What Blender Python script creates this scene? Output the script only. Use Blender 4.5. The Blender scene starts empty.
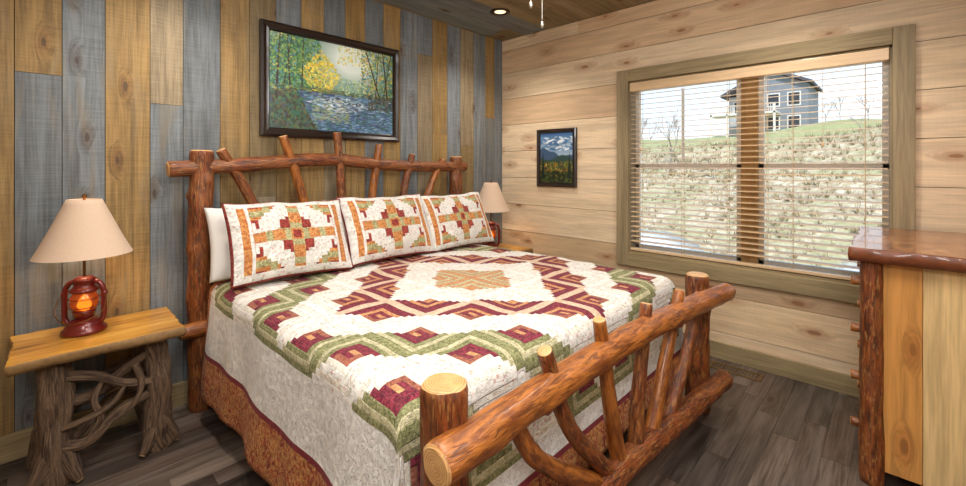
import bpy, bmesh, math, random
import numpy as np
from mathutils import Vector, Matrix, noise
R = random.Random(7)
scn = bpy.context.scene
COL = scn.collection
try:
    scn.view_settings.view_transform = 'Standard'
    scn.view_settings.look = 'None'
except Exception:
    pass

# ------------------------------------------------------------------ helpers
def lin(c):
    return c/12.92 if c <= 0.04045 else ((c+0.055)/1.055)**2.4
def hx(s):
    s = s.lstrip('#')
    return tuple(lin(int(s[i:i+2], 16)/255) for i in (0, 2, 4)) + (1.0,)
NT = None
class E:
    def __init__(s, k): s.k = k
    def __add__(s, o): return M('ADD', s, o)
    def __radd__(s, o): return M('ADD', o, s)
    def __sub__(s, o): return M('SUBTRACT', s, o)
    def __rsub__(s, o): return M('SUBTRACT', o, s)
    def __mul__(s, o): return M('MULTIPLY', s, o)
    def __rmul__(s, o): return M('MULTIPLY', o, s)
    def __truediv__(s, o): return M('DIVIDE', s, o)
    def gt(s, o): return M('GREATER_THAN', s, o)
    def lt(s, o): return M('LESS_THAN', s, o)
    def abs(s): return M('ABSOLUTE', s)
    def floor(s): return M('FLOOR', s)
def setin(inp, v):
    if isinstance(v, E): NT.links.new(v.k, inp)
    else: inp.default_value = v
def M(op, *a):
    n = NT.nodes.new('ShaderNodeMath'); n.operation = op
    for i, v in enumerate(a): setin(n.inputs[i], v)
    return E(n.outputs[0])
def mixc(f, a, b, mode='MIX'):
    n = NT.nodes.new('ShaderNodeMix'); n.data_type = 'RGBA'; n.blend_type = mode
    setin(n.inputs[0], f); setin(n.inputs[6], a); setin(n.inputs[7], b)
    return E(n.outputs[2])
def sel(c, a, b):
    return c*a + (1.0-c)*b
def new_mat(name):
    global NT
    m = bpy.data.materials.new(name); m.use_nodes = True
    NT = m.node_tree
    b = NT.nodes['Principled BSDF']
    return m, b
def tex(kind='Object'):
    n = NT.nodes.new('ShaderNodeTexCoord'); return E(n.outputs[kind])
def sep(v):
    n = NT.nodes.new('ShaderNodeSeparateXYZ'); setin(n.inputs[0], v)
    return [E(o) for o in n.outputs]
def comb(x, y, z=0.0):
    n = NT.nodes.new('ShaderNodeCombineXYZ')
    setin(n.inputs[0], x); setin(n.inputs[1], y); setin(n.inputs[2], z)
    return E(n.outputs[0])
def nz(vec, scale=1.0, detail=3.0, dist=0.0, rough=0.5):
    n = NT.nodes.new('ShaderNodeTexNoise'); setin(n.inputs['Vector'], vec)
    n.inputs['Scale'].default_value = scale; n.inputs['Detail'].default_value = detail
    n.inputs['Distortion'].default_value = dist; n.inputs['Roughness'].default_value = rough
    return E(n.outputs[0])
def vor(vec, scale=1.0, out=0, rnd=1.0, dim='3D'):
    n = NT.nodes.new('ShaderNodeTexVoronoi'); n.voronoi_dimensions = dim; setin(n.inputs['Vector'], vec)
    n.inputs['Scale'].default_value = scale; n.inputs['Randomness'].default_value = rnd
    return E(n.outputs[out])
def ramp(f, *stops):
    n = NT.nodes.new('ShaderNodeValToRGB'); setin(n.inputs[0], f)
    els = n.color_ramp.elements
    while len(els) < len(stops): els.new(0.5)
    for e, (p, c) in zip(els, stops):
        e.position = p; e.color = hx(c) if isinstance(c, str) else (c, c, c, 1)
    return E(n.outputs[0])
def sstep(x, lo, hi):
    n = NT.nodes.new('ShaderNodeMapRange'); n.interpolation_type = 'SMOOTHSTEP'
    setin(n.inputs[0], x); n.inputs[1].default_value = lo; n.inputs[2].default_value = hi
    return E(n.outputs[0])
def bump(bsdf, h, strength=0.3, dist=0.01):
    n = NT.nodes.new('ShaderNodeBump'); setin(n.inputs['Height'], h)
    n.inputs['Strength'].default_value = strength; n.inputs['Distance'].default_value = dist
    NT.links.new(n.outputs[0], bsdf.inputs['Normal'])
def attr(name, out=0):
    n = NT.nodes.new('ShaderNodeAttribute'); n.attribute_name = name
    return E(n.outputs[out])
def setp(b, **k):
    names = {'base': 'Base Color', 'rough': 'Roughness', 'metal': 'Metallic', 'coat': 'Coat Weight',
             'emis': 'Emission Color', 'estr': 'Emission Strength', 'trans': 'Transmission Weight',
             'sheen': 'Sheen Weight', 'spec': 'Specular IOR Level', 'coatr': 'Coat Roughness', 'alpha': 'Alpha',
             'sss': 'Subsurface Weight'}
    for q, v in k.items(): setin(b.inputs[names[q]], v)
def simple(name, col, rough=0.6, var=0.12, scale=12, **k):
    m, b = new_mat(name)
    c = hx(col)
    f = nz(tex('Object'), scale, 4)
    d = tuple(x*(1-var*2) for x in c[:3])+(1,)
    l = tuple(min(1, x*(1+var)) for x in c[:3])+(1,)
    setp(b, base=mixc(f, d, l), rough=rough, **k)
    bump(b, f, 0.1, 0.004)
    return m
def add_obj(name, me, mats=(), parent=None, loc=(0, 0, 0), smooth=False):
    o = bpy.data.objects.new(name, me); COL.objects.link(o)
    for m in mats: me.materials.append(m)
    if parent: o.parent = parent
    o.location = loc
    if smooth:
        me.polygons.foreach_set('use_smooth', [True]*len(me.polygons))
    return o
def empty(name, loc=(0, 0, 0)):
    o = bpy.data.objects.new(name, None); COL.objects.link(o); o.location = loc
    o.empty_display_size = 0.1
    return o
def bm_obj(name, bm, mats=(), parent=None, loc=(0, 0, 0), smooth=False):
    me = bpy.data.meshes.new(name); bm.to_mesh(me); bm.free()
    return add_obj(name, me, mats, parent, loc, smooth)
def box(name, x0, x1, y0, y1, z0, z1, mat, parent=None, bev=0.0, segs=2):
    bm = bmesh.new(); bmesh.ops.create_cube(bm, size=1)
    for v in bm.verts:
        v.co = Vector((x0+(v.co.x+.5)*(x1-x0), y0+(v.co.y+.5)*(y1-y0), z0+(v.co.z+.5)*(z1-z0)))
    if bev: bmesh.ops.bevel(bm, geom=list(bm.edges), offset=bev, segments=segs, affect='EDGES', profile=0.6)
    return bm_obj(name, bm, [mat], parent)
def boxes_mesh(name, bl, mat, parent=None, extra=None, backing=()):
    V, F, C, Q, MI = [], [], [], [], []
    fs = [(0, 2, 3, 1), (4, 5, 7, 6), (0, 1, 5, 4), (2, 6, 7, 3), (0, 4, 6, 2), (1, 3, 7, 5)]
    for k, lst in enumerate((bl, backing)):
        for b in lst:
            x0, x1, y0, y1, z0, z1 = b[:6]
            c = b[6] if len(b) > 6 else (0.05, 0.04, 0.03, 1); rr = b[7] if len(b) > 7 else 0.0
            n = len(V)
            for x in (x0, x1):
                for y in (y0, y1):
                    for z in (z0, z1): V.append((x, y, z))
            for f in fs:
                F.append(tuple(n+i for i in f)); C.append(c); Q.append(rr); MI.append(k)
    me = bpy.data.meshes.new(name); me.from_pydata(V, [], F)
    a = me.color_attributes.new('Col', 'FLOAT_COLOR', 'CORNER')
    a.data.foreach_set('color', np.repeat(np.array(C, dtype=np.float32), 4, axis=0).ravel())
    q = me.attributes.new('rnd', 'FLOAT', 'FACE'); q.data.foreach_set('value', Q)
    me.polygons.foreach_set('material_index', MI)
    bm = bmesh.new(); bm.from_mesh(me); bmesh.ops.recalc_face_normals(bm, faces=bm.faces); bm.to_mesh(me); bm.free()
    return add_obj(name, me, [mat]+([extra] if extra else []), parent)
def lathe(name, prof, mat, parent=None, loc=(0, 0, 0), seg=32, smooth=True):
    bm = bmesh.new(); rings = []
    for r, z in prof:
        if r < 1e-5: rings.append([bm.verts.new((0, 0, z))])
        else: rings.append([bm.verts.new((r*math.cos(2*math.pi*i/seg), r*math.sin(2*math.pi*i/seg), z)) for i in range(seg)])
    for a, b in zip(rings, rings[1:]):
        for i in range(seg):
            j = (i+1) % seg
            if len(a) == 1 and len(b) == 1: continue
            if len(a) == 1: bm.faces.new((a[0], b[j], b[i]))
            elif len(b) == 1: bm.faces.new((a[i], a[j], b[0]))
            else: bm.faces.new((a[i], a[j], b[j], b[i]))
    bmesh.ops.recalc_face_normals(bm, faces=bm.faces)
    return bm_obj(name, bm, [mat], parent, loc, smooth)
def catmull(pts, n):
    P = [Vector(p) for p in pts]
    if len(P) == 2: return [P[0].lerp(P[1], i/n) for i in range(n+1)]
    out = []; m = len(P)-1
    for i in range(n+1):
        t = i/n*m; k = min(int(t), m-1); f = t-k
        p0 = P[k-1] if k > 0 else P[0]*2-P[1]; p1 = P[k]; p2 = P[k+1]; p3 = P[k+2] if k+2 <= m else P[m]*2-P[m-1]
        out.append(0.5*((2*p1)+(p2-p0)*f+(2*p0-5*p1+4*p2-p3)*f*f+(3*p1-p0-3*p2+p3)*f**3))
    return out
def log(name, pts, r, mats, parent=None, seg=20, n=None, amp=0.06, dome=0.10, knots=True):
    """irregular wooden pole with knots; mats=[bark, cut end]"""
    L = sum((Vector(a)-Vector(b)).length for a, b in zip(pts, pts[1:]))
    n = n or max(8, int(L/0.018))
    P = catmull(pts, n); seed = R.random()*50
    rad = r if not isinstance(r, (tuple, list)) else r[0]
    KN = []
    if knots and amp > 0:
        for _ in range(int(L/0.16)+1):
            KN.append((R.uniform(.05, .95)*L, R.uniform(0, 6.283), R.uniform(.08, .22)*rad, R.uniform(.25, .5)*rad))
    bm = bmesh.new(); uvl = bm.loops.layers.uv.new('UVMap'); rings = []; s = 0; S = []
    for i, p in enumerate(P):
        t = (P[min(i+1, n)]-P[max(i-1, 0)]).normalized()
        ref = Vector((0, 1, 0)) if abs(t.y) < 0.9 else Vector((1, 0, 0))
        a = t.cross(ref).normalized(); b = t.cross(a)
        if i: s += (p-P[i-1]).length
        S.append(s)
        f = i/n; rr = r if not isinstance(r, (tuple, list)) else r[0]+(r[1]-r[0])*f
        ring = []
        for k in range(seg):
            th = 2*math.pi*k/seg
            d = a*math.cos(th)+b*math.sin(th)
            nn = noise.noise(Vector((math.cos(th)*1.2, math.sin(th)*1.2, s*6+seed)))
            n2 = noise.noise(Vector((math.cos(th)*4, math.sin(th)*4, s*14+seed)))
            q = rr*(1+amp*nn*2+amp*0.7*n2)
            for (ks, kt, kh, kw) in KN:
                dt = (th-kt+math.pi) % (2*math.pi)-math.pi
                e2 = ((s-ks)**2+(dt*rr)**2)/(kw*kw)
                if e2 < 6: q += kh*math.exp(-e2)
            if i in (0, n): q *= 0.94
            ring.append(bm.verts.new(p+d*q))
        rings.append(ring)
    for i in range(n):
        for k in range(seg):
            j = (k+1) % seg
            f = bm.faces.new((rings[i][k], rings[i][j], rings[i+1][j], rings[i+1][k])); f.smooth = True
            for lp, (kk, ii) in zip(f.loops, ((k, i), (k+1, i), (k+1, i+1), (k, i+1))):
                lp[uvl].uv = (kk/seg*2*math.pi*rad+seed, S[ii]+seed)
    for e, idx in ((0, 0), (1, n)):
        t = (P[1]-P[0]).normalized()*-1 if e == 0 else (P[n]-P[n-1]).normalized()
        inner = []
        for v in rings[idx]: inner.append(bm.verts.new(P[idx]+(v.co-P[idx])*0.86+t*rad*dome))
        c = bm.verts.new(P[idx]+t*rad*(dome+0.02))
        for k in range(seg):
            j = (k+1) % seg
            f1 = bm.faces.new((rings[idx][k], rings[idx][j], inner[j], inner[k])); f2 = bm.faces.new((inner[k], inner[j], c))
            f1.material_index = f2.material_index = 1
            for lp in list(f1.loops)+list(f2.loops):
                v = lp.vert; rr2 = (v.co-P[idx]).length
                lp[uvl].uv = (rr2, 0)
    bmesh.ops.recalc_face_normals(bm, faces=bm.faces)
    return bm_obj(name, bm, mats, parent)
def rod(name, pts, r, mat, parent=None, seg=8):
    return log(name, pts, r, [mat, mat], parent, seg=seg, amp=0, n=max(4, len(pts)*4))
def aim(o, target):
    d = Vector(target)-o.location
    o.rotation_euler = d.to_track_quat('-Z', 'Y').to_euler()

# ------------------------------------------------------------------ materials
def wood(name, along, grain=0.35, knots=0.0, rough=0.55, coat=0.0, knotcol='#4a2a16', gs=1.0, tint=None, ks=(2.6, 7.0), saw=0.0, blotch=0.0, blotchcol='#8a7a60', ksz=1.0, ka=.85):
    m, b = new_mat(name)
    x, y, z = sep(tex('Object'))
    if tint: col = hx(tint)
    else: col = attr('Col'); r = attr('rnd', 2)
    A, B_, C_ = {'x': (x, y, z), 'y': (y, x, z), 'z': (z, x, y)}[along]
    if not tint: A = A + r*13.0
    AC = B_+C_
    A2 = A; AC2 = AC
    core = None
    if knots:
        kv = comb(A*ks[0], AC*ks[1])
        kn = NT.nodes.new('ShaderNodeTexVoronoi'); kn.voronoi_dimensions = '2D'; setin(kn.inputs['Vector'], kv); kn.inputs['Scale'].default_value = 1.0
        kd = E(kn.outputs[0]); kc = sep(E(kn.outputs[1]))
        ok = kc[0].lt(knots)
        size = (kc[1]*0.10+0.04)*ksz
        kdn = kd+(nz(comb(A*30, AC*40), 1, 2)-0.5)*0.05
        core = M('SUBTRACT', 1.0, sstep(kdn/size, 0.6, 1.15))*ok
        halo = (1.0-sstep(kd, 0.05, 0.34))*ok
        AC2 = AC + halo*0.035
    g1 = nz(comb(A2*1.3*gs, AC2*20*gs, halo*2.0 if knots else 0.0), 1.0, 6, 0.6, 0.6)
    g2 = nz(comb(A2*5*gs, AC2*110*gs), 1.0, 3, 0.2)
    g = g1*0.62 + g2*0.38
    if saw:
        sw = nz(comb(A*150, AC*5), 1.0, 2, 0.1)
        g = g*(1.0-saw)+sw*saw
    gc = sstep(g, 0.34, 0.66)
    c1 = mixc(gc, (1-grain, 1-grain*1.05, 1-grain*1.1, 1), (1+grain*.4, 1+grain*.38, 1+grain*.34, 1))
    c = mixc(1.0, col, c1, 'MULTIPLY')
    if blotch:
        bn = sstep(nz(comb(A*1.7, AC*9, 4.0), 1.0, 4, 0.8), .5, .72)
        c = mixc(bn*blotch, c, hx(blotchcol))
    if knots:
        c = mixc(halo*0.4, c, mixc(1.0, c, hx('#b0743c'), 'MULTIPLY'))
        c = mixc(core*ka, c, hx(knotcol))
    setp(b, base=c, rough=rough, coat=coat, coatr=0.15)
    bump(b, g, 0.18, 0.004)
    return m
M_wallv = wood('stained_board', 'z', 0.50, 0.22, 0.65, saw=.20, blotch=.45, blotchcol='#84775f', knotcol='#3b2b1f', ksz=.62, ka=.7)
M_pine = wood('whitewashed_pine', 'y', 0.24, 0.42, 0.6, knotcol='#8a5732', ks=(2.2, 6.0), saw=.08, ksz=.75, ka=.75, blotch=.3, blotchcol='#cba47a')
M_pinex = wood('whitewashed_pine_x', 'x', 0.24, 0.42, 0.6, knotcol='#8a5732', ks=(2.2, 6.0), saw=.08, ksz=.75, ka=.75, blotch=.3, blotchcol='#cba47a')
M_floor = wood('vinyl_plank', 'x', 0.65, 0.12, 0.36, blotch=.45, blotchcol='#6c625b', knotcol='#2a211b')
M_ceil = wood('stained_ceiling_board', 'x', 0.35, 0.25, 0.65, blotch=.3)
M_trimh = wood('olive_trim_y', 'y', 0.35, 0, 0.6, tint='#9b8965', blotch=.3, blotchcol='#a59472')
M_trimx = wood('olive_trim_x', 'x', 0.35, 0, 0.6, tint='#93825f', blotch=.3, blotchcol='#9d8c6c')
M_trimv = wood('olive_trim_z', 'z', 0.35, 0, 0.6, tint='#988767', blotch=.3, blotchcol='#a59472')
M_dark = simple('dark_gap', '#1c1712', 0.9)

def barkmat(name, c0, c1, c2, fleck=0.5, rough=0.5, coat=0.2, sa=9, sc=55, bs=0.6, bd=.012):
    m, b = new_mat(name)
    u, v, _ = sep(tex('UV'))
    g = nz(comb(u*sc, v*sa), 1.0, 6, 0.5, 0.65)
    g2 = nz(comb(u*16, v*5), 1.0, 4, 0.5)
    g3 = nz(comb(u*sc*1.8, v*sa*2.2, 7.0), 1.0, 3, 0.8)
    g4 = nz(comb(u*sc*1.2, v*sa*1.2, 17.0), 1.0, 4, 1.0)
    c = mixc(sstep(g, 0.35, 0.62), hx(c0), hx(c1))
    c = mixc(sstep(g2, 0.42, 0.66)*0.4, c, mixc(0.45, hx(c1), hx(c2)))
    c = mixc(sstep(g3, 0.54, 0.64)*fleck, c, hx(c2))
    c = mixc(sstep(g4, 0.56, 0.64)*0.75, c, mixc(0.45, hx(c0), (0.01, 0.006, 0.004, 1)))
    setp(b, base=c, rough=rough, coat=coat, coatr=0.2)
    bump(b, g*0.5+g3*0.3+(1.0-g4)*0.5, bs, bd)
    return m
M_bark = barkmat('hickory_bark', '#45200c', '#844117', '#ad7a42', 0.5, 0.5, 0.12, bs=.9)
M_rail = barkmat('varnished_hickory_rail', '#733a12', '#ad6828', '#5b3010', 0.5, 0.42, 0.25, sa=8, sc=48, bs=0.7)
M_drift = barkmat('weathered_driftwood', '#35241a', '#68503a', '#8a7056', 0.4, 0.8, 0.0, sa=7, sc=70, bs=1.0, bd=.02)
def cutmat(name, a, c):
    m, b = new_mat(name)
    u, v, _ = sep(tex('UV'))
    w = M('SINE', (u+nz(tex('Object'), 12, 2)*0.012)*1000.0)
    f = sstep(w+nz(tex('Object'), 40, 4)*4.0-2.0, -1.5, 1.5)
    setp(b, base=mixc(f, hx(a), hx(c)), rough=0.5, coat=0.2)
    return m
M_cut = cutmat('cut_log_end', '#b58350', '#d2a970')
M_cutd = cutmat('cut_driftwood_end', '#7b5c40', '#b3936a')

# quilt ------------------------------------------------------------
def paisley(P, sc=1.0):
    n1 = nz(P, 30*sc, 4, 1.8); n2 = vor(P, 50*sc)
    c = ramp(n1, (0.34, '#7c3a28'), (0.46, '#a8542f'), (0.54, '#c58f52'), (0.66, '#8b4a2c'))
    return mixc((1.0-sstep(n2, 0.12, 0.3))*0.45, c, hx('#d6b684'))
def white_print(P, sc=1.0):
    n2 = vor(P, 42*sc); cc = vor(P, 42*sc, 1)
    r = sep(cc)[0]
    spot = (1.0-sstep(n2, 0.2, 0.42))
    c = mixc(r.gt(0.5), hx('#9fa182'), hx('#cc8f80'))
    base = mixc(nz(P, 8, 3), hx('#dcd8d0'), hx('#ece9e3'))
    return mixc(spot*0.6*(r.gt(0.25)), base, c)
def logcabin(X, Y, B, n=4):
    bi = (X/B).floor(); bj = (Y/B).floor()
    lx = (X/B-bi)*2.0-1.0; ly = (Y/B-bj)*2.0-1.0
    qx = (lx.abs()*float(n)).floor(); qy = (ly.abs()*float(n)).floor()
    cx = (qx+0.5).gt(qy)
    outer = sel(cx, lx.gt(0.0), ly.gt(0.0))
    k = bi+bj+outer
    ring = M('MAXIMUM', qx, qy)
    fx = M('FRACT', lx.abs()*float(n)); fy = M('FRACT', ly.abs()*float(n))
    f = sel((qx+0.5).gt(qy)*1.0, fx, fy)
    return k, ring, cx, f
def near(k, v): return (k-float(v)).abs().lt(0.5)

m, b = new_mat('log_cabin_quilt'); M_quilt = m
uv = tex('UV'); u, v, _ = sep(uv)
X = u.abs(); Y = v.abs()
P3 = comb(u, v)
k, ring, cx, f = logcabin(X, Y, 0.29, 6)
wp = white_print(P3)
fab = nz(P3, 80, 3, 1.2)
fs = sstep(fab, 0.38, 0.62)
burg = mixc(fs, hx('#5c1a2b'), hx('#8c3442'))
green = mixc(fs, hx('#6b6c44'), hx('#98976c'))
sage = mixc(fs, hx('#a59f7a'), hx('#c9c29e'))
tan = mixc(fs, hx('#b07048'), hx('#d0a070'))
cream = mixc(fs, hx('#d3c8b2'), hx('#e6dece'))
par = M('MODULO', ring, 2.0).lt(0.5)
light = mixc(par, wp, mixc(0.5, wp, cream))
even = M('MODULO', k, 2.0).lt(0.5)
# dark halves: outermost green, sage, green, burgundy, tan, burgundy heart
dk = mixc(near(ring, 5), sage, green)
dk = mixc(near(ring, 3), dk, green)
dk = mixc(near(ring, 2), dk, burg)
dk = mixc(near(ring, 1), dk, burg)
b2 = mixc(near(ring, 5), burg, mixc(0.5, tan, cream))
b2 = mixc(near(ring, 2), b2, tan)
b2 = mixc(near(ring, 3)*0.6, b2, burg)
dk4 = mixc(near(k, 2), dk, b2)
k0 = mixc(par, tan, sage)
dk4 = mixc(near(k, 0), dk4, k0)
c = mixc(even, light, dk4)
c = mixc((ring.lt(1.5))*(1.0-even)*k.gt(1.5), c, mixc(0.35, burg, tan))
c = mixc(ring.lt(0.5), c, mixc(even, mixc(k.gt(2.5), tan, burg), tan))
c = mixc((1.0-sstep(f, 0.0, 0.12))*0.28, c, (0.14, 0.11, 0.08, 1))
infield = X.lt(1.16)*Y.lt(1.16)
plain = mixc(sstep(nz(P3, 30, 2), 0.4, 0.6), hx('#dddbd6'), hx('#e9e8e4'))
c = mixc(infield, plain, c)
bord = M('MAXIMUM', M('MAXIMUM', X.gt(1.42), v.lt(-1.24)), v.gt(0.97))
c = mixc(bord, c, paisley(P3))
edge = M('MAXIMUM', (X-1.43).abs().lt(0.012), (v+1.25).abs().lt(0.012))
c = mixc(edge, c, hx('#7d2a30'))
setp(b, base=c, rough=0.85, sheen=0.05, spec=0.2)
seam = 1.0-sstep(f, 0.0, 0.16)
qn = vor(P3, 34, 0)
qw = nz(P3, 22, 2, 2.5)
stitch = 1.0-sstep((qw-0.5).abs(), 0.0, 0.04)
bump(b, qn*0.3-stitch*0.7-seam*0.5*infield, 0.7, 0.013)

m, b = new_mat('patchwork_sham'); M_sham = m
uv = tex('UV'); u, v, _ = sep(uv)
X = u.abs(); Y = v.abs(); P3 = comb(u, v)
wp = white_print(P3, 1.1)
fab = nz(P3, 70, 3, 1.2); fs = sstep(fab, .38, .62)
tan = mixc(fs, hx('#b26636'), hx('#d69c5e'))
sage = mixc(fs, hx('#8f8c60'), hx('#c0b88a'))
burg = mixc(fs, hx('#7c2a2c'), hx('#a8483a'))
# log-cabin blocks: a stepped cross in orange/green/red on cream
k, ring, cx, f = logcabin(X, Y, 0.150, 4)
par = M('MODULO', ring, 2.0).lt(0.5)
c = wp
c = mixc(near(k, 0), c, mixc(near(ring, 3), mixc(near(ring, 2), burg, sage), tan))
armx = X.lt(0.034); army = Y.lt(0.032)
cr = M('MAXIMUM', armx, army)
seg_ = M('MODULO', (M('MAXIMUM', X, Y)/0.036).floor(), 3.0)
crc = mixc(near(seg_, 0), mixc(near(seg_, 1), tan, sage), tan)
c = mixc(cr, c, crc)
c = mixc(near(k, 2)*ring.gt(0.5), c, mixc(near(ring, 3), mixc(near(ring, 2), burg, tan), sage))
c = mixc(near(k, 1)*near(ring, 0), c, burg)
c = mixc(M('MAXIMUM', X, Y).lt(0.024), c, burg)
c = mixc((1.0-sstep(f, 0.0, 0.14))*0.22, c, (0.2, 0.14, 0.1, 1))
c = mixc(X.gt(0.245), c, wp)
c = mixc(X.gt(0.262), c, tan)
c = mixc(X.gt(0.300), c, wp)
c = mixc(Y.gt(0.196), c, wp)
c = mixc(M('MAXIMUM', X.gt(0.343), Y.gt(0.231)), c, burg)
setp(b, base=c, rough=0.85, sheen=0.05, spec=0.2)
qn = vor(P3, 34, 0); qw = nz(P3, 24, 2, 2.5)
stitch = 1.0-sstep((qw-0.5).abs(), 0.0, 0.05)
bump(b, qn*0.35-stitch*0.8, 0.7, 0.012)

M_linen = simple('white_linen', '#e6e4df', 0.85, 0.05, 8)
M_mattress = simple('mattress_ticking', '#dedad0', 0.9, 0.05, 20)

# ------------------------------------------------------------------ room
XW, YH, ZC = 3.48, 3.055, 2.74
XL, YR = -1.05, -0.47
G, Bl, T, O = '#957847', '#71787d', '#8b7c62', '#806d49'
def jit(h, a=0.10):
    c = hx(h); s = 1+R.uniform(-a, a)
    return (c[0]*s, c[1]*s, c[2]*s, 1)
xs = [-.06, .104, .269, .461, .618, .812, .98, 1.15, 1.32, 1.49, 1.66, 1.83, 2.0, 2.17, 2.35, 2.52, 2.70, 2.87, 3.05, 3.22, 3.36, 3.48]
cols = [[(G, 1.86), (Bl, 0)], [(Bl, 0)], [(G, 0)], [(T, 1.76), (Bl, 0)], [(Bl, 0)], [(G, 0)], [(O, 1.2), (T, 0)], [(Bl, 1.9), (G, 0)],
        [(G, 0)], [(Bl, 2.2), (T, 0)], [(G, 1.0), (Bl, 0)], [(Bl, 0)], [(G, 0)], [(Bl, 0)], [(Bl, 2.4), (T, 0)], [(G, 1.7), (G, 0)],
        [(Bl, 0)], [(T, 1.6), (O, 0)], [(Bl, 0)], [(G, 1.9), (Bl, 0)], [(Bl, 0)]]
x = xs[0]
pre = []
while x > XL+0.02:
    nx = max(XL, x-0.175); pre.append((nx, x)); x = nx
bl = []
def vboard(x0, x1, segs):
    top = ZC
    for h, zb in segs:
        bl.append((x0+.0015, x1-.0015, YH, YH+.02, zb+.001, top, jit(h, .14), R.random())); top = zb-.001
for i, (a, c_) in enumerate(pre): vboard(a, c_, [([G, T, Bl, G][i % 4], 0)])
for i in range(len(xs)-1): vboard(xs[i], xs[i+1], cols[i])
boxes_mesh('wall_headboard', bl, M_wallv, extra=M_dark, backing=[(XL-.15, XW+.15, YH+.012, YH+.15, -.1, ZC+.1)])
# window wall
WY0, WY1, WZ0, WZ1 = .02, 1.63, .68, 2.11
bl = []
pz = [0, .19, .46, .735, 1.01, 1.285, 1.56, 1.835, 2.11, 2.385, 2.62, ZC]
PC = ['#dabf9b', '#e0c9a8', '#d1b38e', '#e1caaa', '#d8b995']
def addb(y0, y1, z0, z1, c, r):
    bl.append((XW, XW+.02, y0+.001, y1-.001, z0+.002, z1-.002, c, r))
for i in range(len(pz)-1):
    z0, z1 = pz[i], pz[i+1]
    cuts = [YR, YH]
    if i % 3 == 1: cuts.insert(1, R.uniform(-.2, 2.5))
    for y0, y1 in zip(cuts, cuts[1:]):
        c = jit(R.choice(PC), .07); r = R.random()
        lo, hi = max(z0, WZ0), min(z1, WZ1)
        if hi-lo < .01 or y1 <= WY0 or y0 >= WY1: addb(y0, y1, z0, z1, c, r); continue
        if y0 < WY0: addb(y0, WY0, z0, z1, c, r)
        if y1 > WY1: addb(WY1, y1, z0, z1, c, r)
        a0, a1 = max(y0, WY0), min(y1, WY1)
        if z0 < WZ0: addb(a0, a1, z0, WZ0, c, r)
        if z1 > WZ1: addb(a0, a1, WZ1, z1, c, r)
bk = [(XW+.012, XW+.15, YR-.15, WY0, -.1, ZC+.1), (XW+.012, XW+.15, WY1, YH+.15, -.1, ZC+.1),
      (XW+.012, XW+.15, WY0, WY1, -.1, WZ0), (XW+.012, XW+.15, WY0, WY1, WZ1, ZC+.1)]
boxes_mesh('wall_window', bl, M_pine, extra=M_dark, backing=bk)
bl = []
for i in range(len(pz)-1):
    bl.append((XL, XW, YR-.02, YR, pz[i]+.0015, pz[i+1]-.0015, jit(PC[i % 5], .05), R.random()))
boxes_mesh('wall_rear', bl, M_pinex, extra=M_dark, backing=[(XL-.15, XW+.15, YR-.15, YR-.012, -.1, ZC+.1)])
bl = []
for i in range(len(pz)-1):
    bl.append((XL-.02, XL, YR, YH, pz[i]+.0015, pz[i+1]-.0015, jit(PC[i % 5], .05), R.random()))
boxes_mesh('wall_left', bl, M_pine, extra=M_dark, backing=[(XL-.15, XL-.012, YR-.15, YH+.15, -.1, ZC+.1)])
# floor
bl = []; y = YR
FC = ['#514741', '#62574f', '#3f3733', '#6e6259', '#49413c', '#594c44']
while y < YH:
    y1 = min(YH, y+.105); x = XL-R.uniform(0, .9)
    while x < XW:
        x1 = x+R.uniform(.5, 1.0)
        bl.append((max(x, XL)+.0006, min(x1, XW)-.0006, y+.0006, y1-.0006, -.02, 0, jit(R.choice(FC), .18), R.random())); x = x1
    y = y1
bl = [q for q in bl if q[1] > q[0]]
boxes_mesh('floor', bl, M_floor, extra=M_dark, backing=[(XL-.15, XW+.15, YR-.15, YH+.15, -.12, -.003)])
# ceiling
bl = []; y = YR
CC = ['#8b7858', '#7b8284', '#8f7f60', '#72777b', '#827252']
while y < YH:
    y1 = min(YH, y+.14); x = XL-R.uniform(0, 2)
    while x < XW:
        x1 = x+R.uniform(1.5, 2.6)
        bl.append((max(x, XL)+.001, min(x1, XW)-.001, y+.0015, y1-.0015, ZC, ZC+.02, jit(R.choice(CC), .1), R.random())); x = x1
    y = y1
bl = [q for q in bl if q[1] > q[0]]
boxes_mesh('ceiling', bl, M_ceil, extra=M_dark, backing=[(XL-.15, XW+.15, YR-.15, YH+.15, ZC+.012, ZC+.15)])
box('baseboard_headboard', XL, XW, YH-.018, YH, 0, .13, M_trimx, bev=.003)
box('baseboard_window', XW-.018, XW, YR, YH-.018, 0, .12, M_trimh, bev=.003)
box('baseboard_rear', XL, XW-.018, YR, YR+.018, 0, .12, M_trimx, bev=.003)

# ------------------------------------------------------------------ window
M_vinyl = simple('white_vinyl', '#e8e6e0', 0.4, 0.03)
m, b = new_mat('window_glass'); M_glass = m
tr = NT.nodes.new('ShaderNodeBsdfTransparent'); gl = NT.nodes.new('ShaderNodeBsdfGlossy'); gl.inputs['Roughness'].default_value = 0.02
mx = NT.nodes.new('ShaderNodeMixShader'); mx.inputs[0].default_value = 0.04
NT.links.new(tr.outputs[0], mx.inputs[1]); NT.links.new(gl.outputs[0], mx.inputs[2])
NT.links.new(mx.outputs[0], NT.nodes['Material Output'].inputs[0])
win = empty('window_1')
xo = XW-.03
box('casing_left', xo, XW, WY1, WY1+.10, WZ0-.11, WZ1+.10, M_trimv, win, .004)
box('casing_right', xo, XW, WY0-.095, WY0, WZ0-.11, WZ1+.10, M_trimv, win, .004)
box('casing_top', xo-.004, XW, WY0, WY1, WZ1, WZ1+.10, M_trimh, win, .004)
box('casing_bottom', xo-.004, XW, WY0, WY1, WZ0-.11, WZ0, M_trimh, win, .004)
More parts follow.
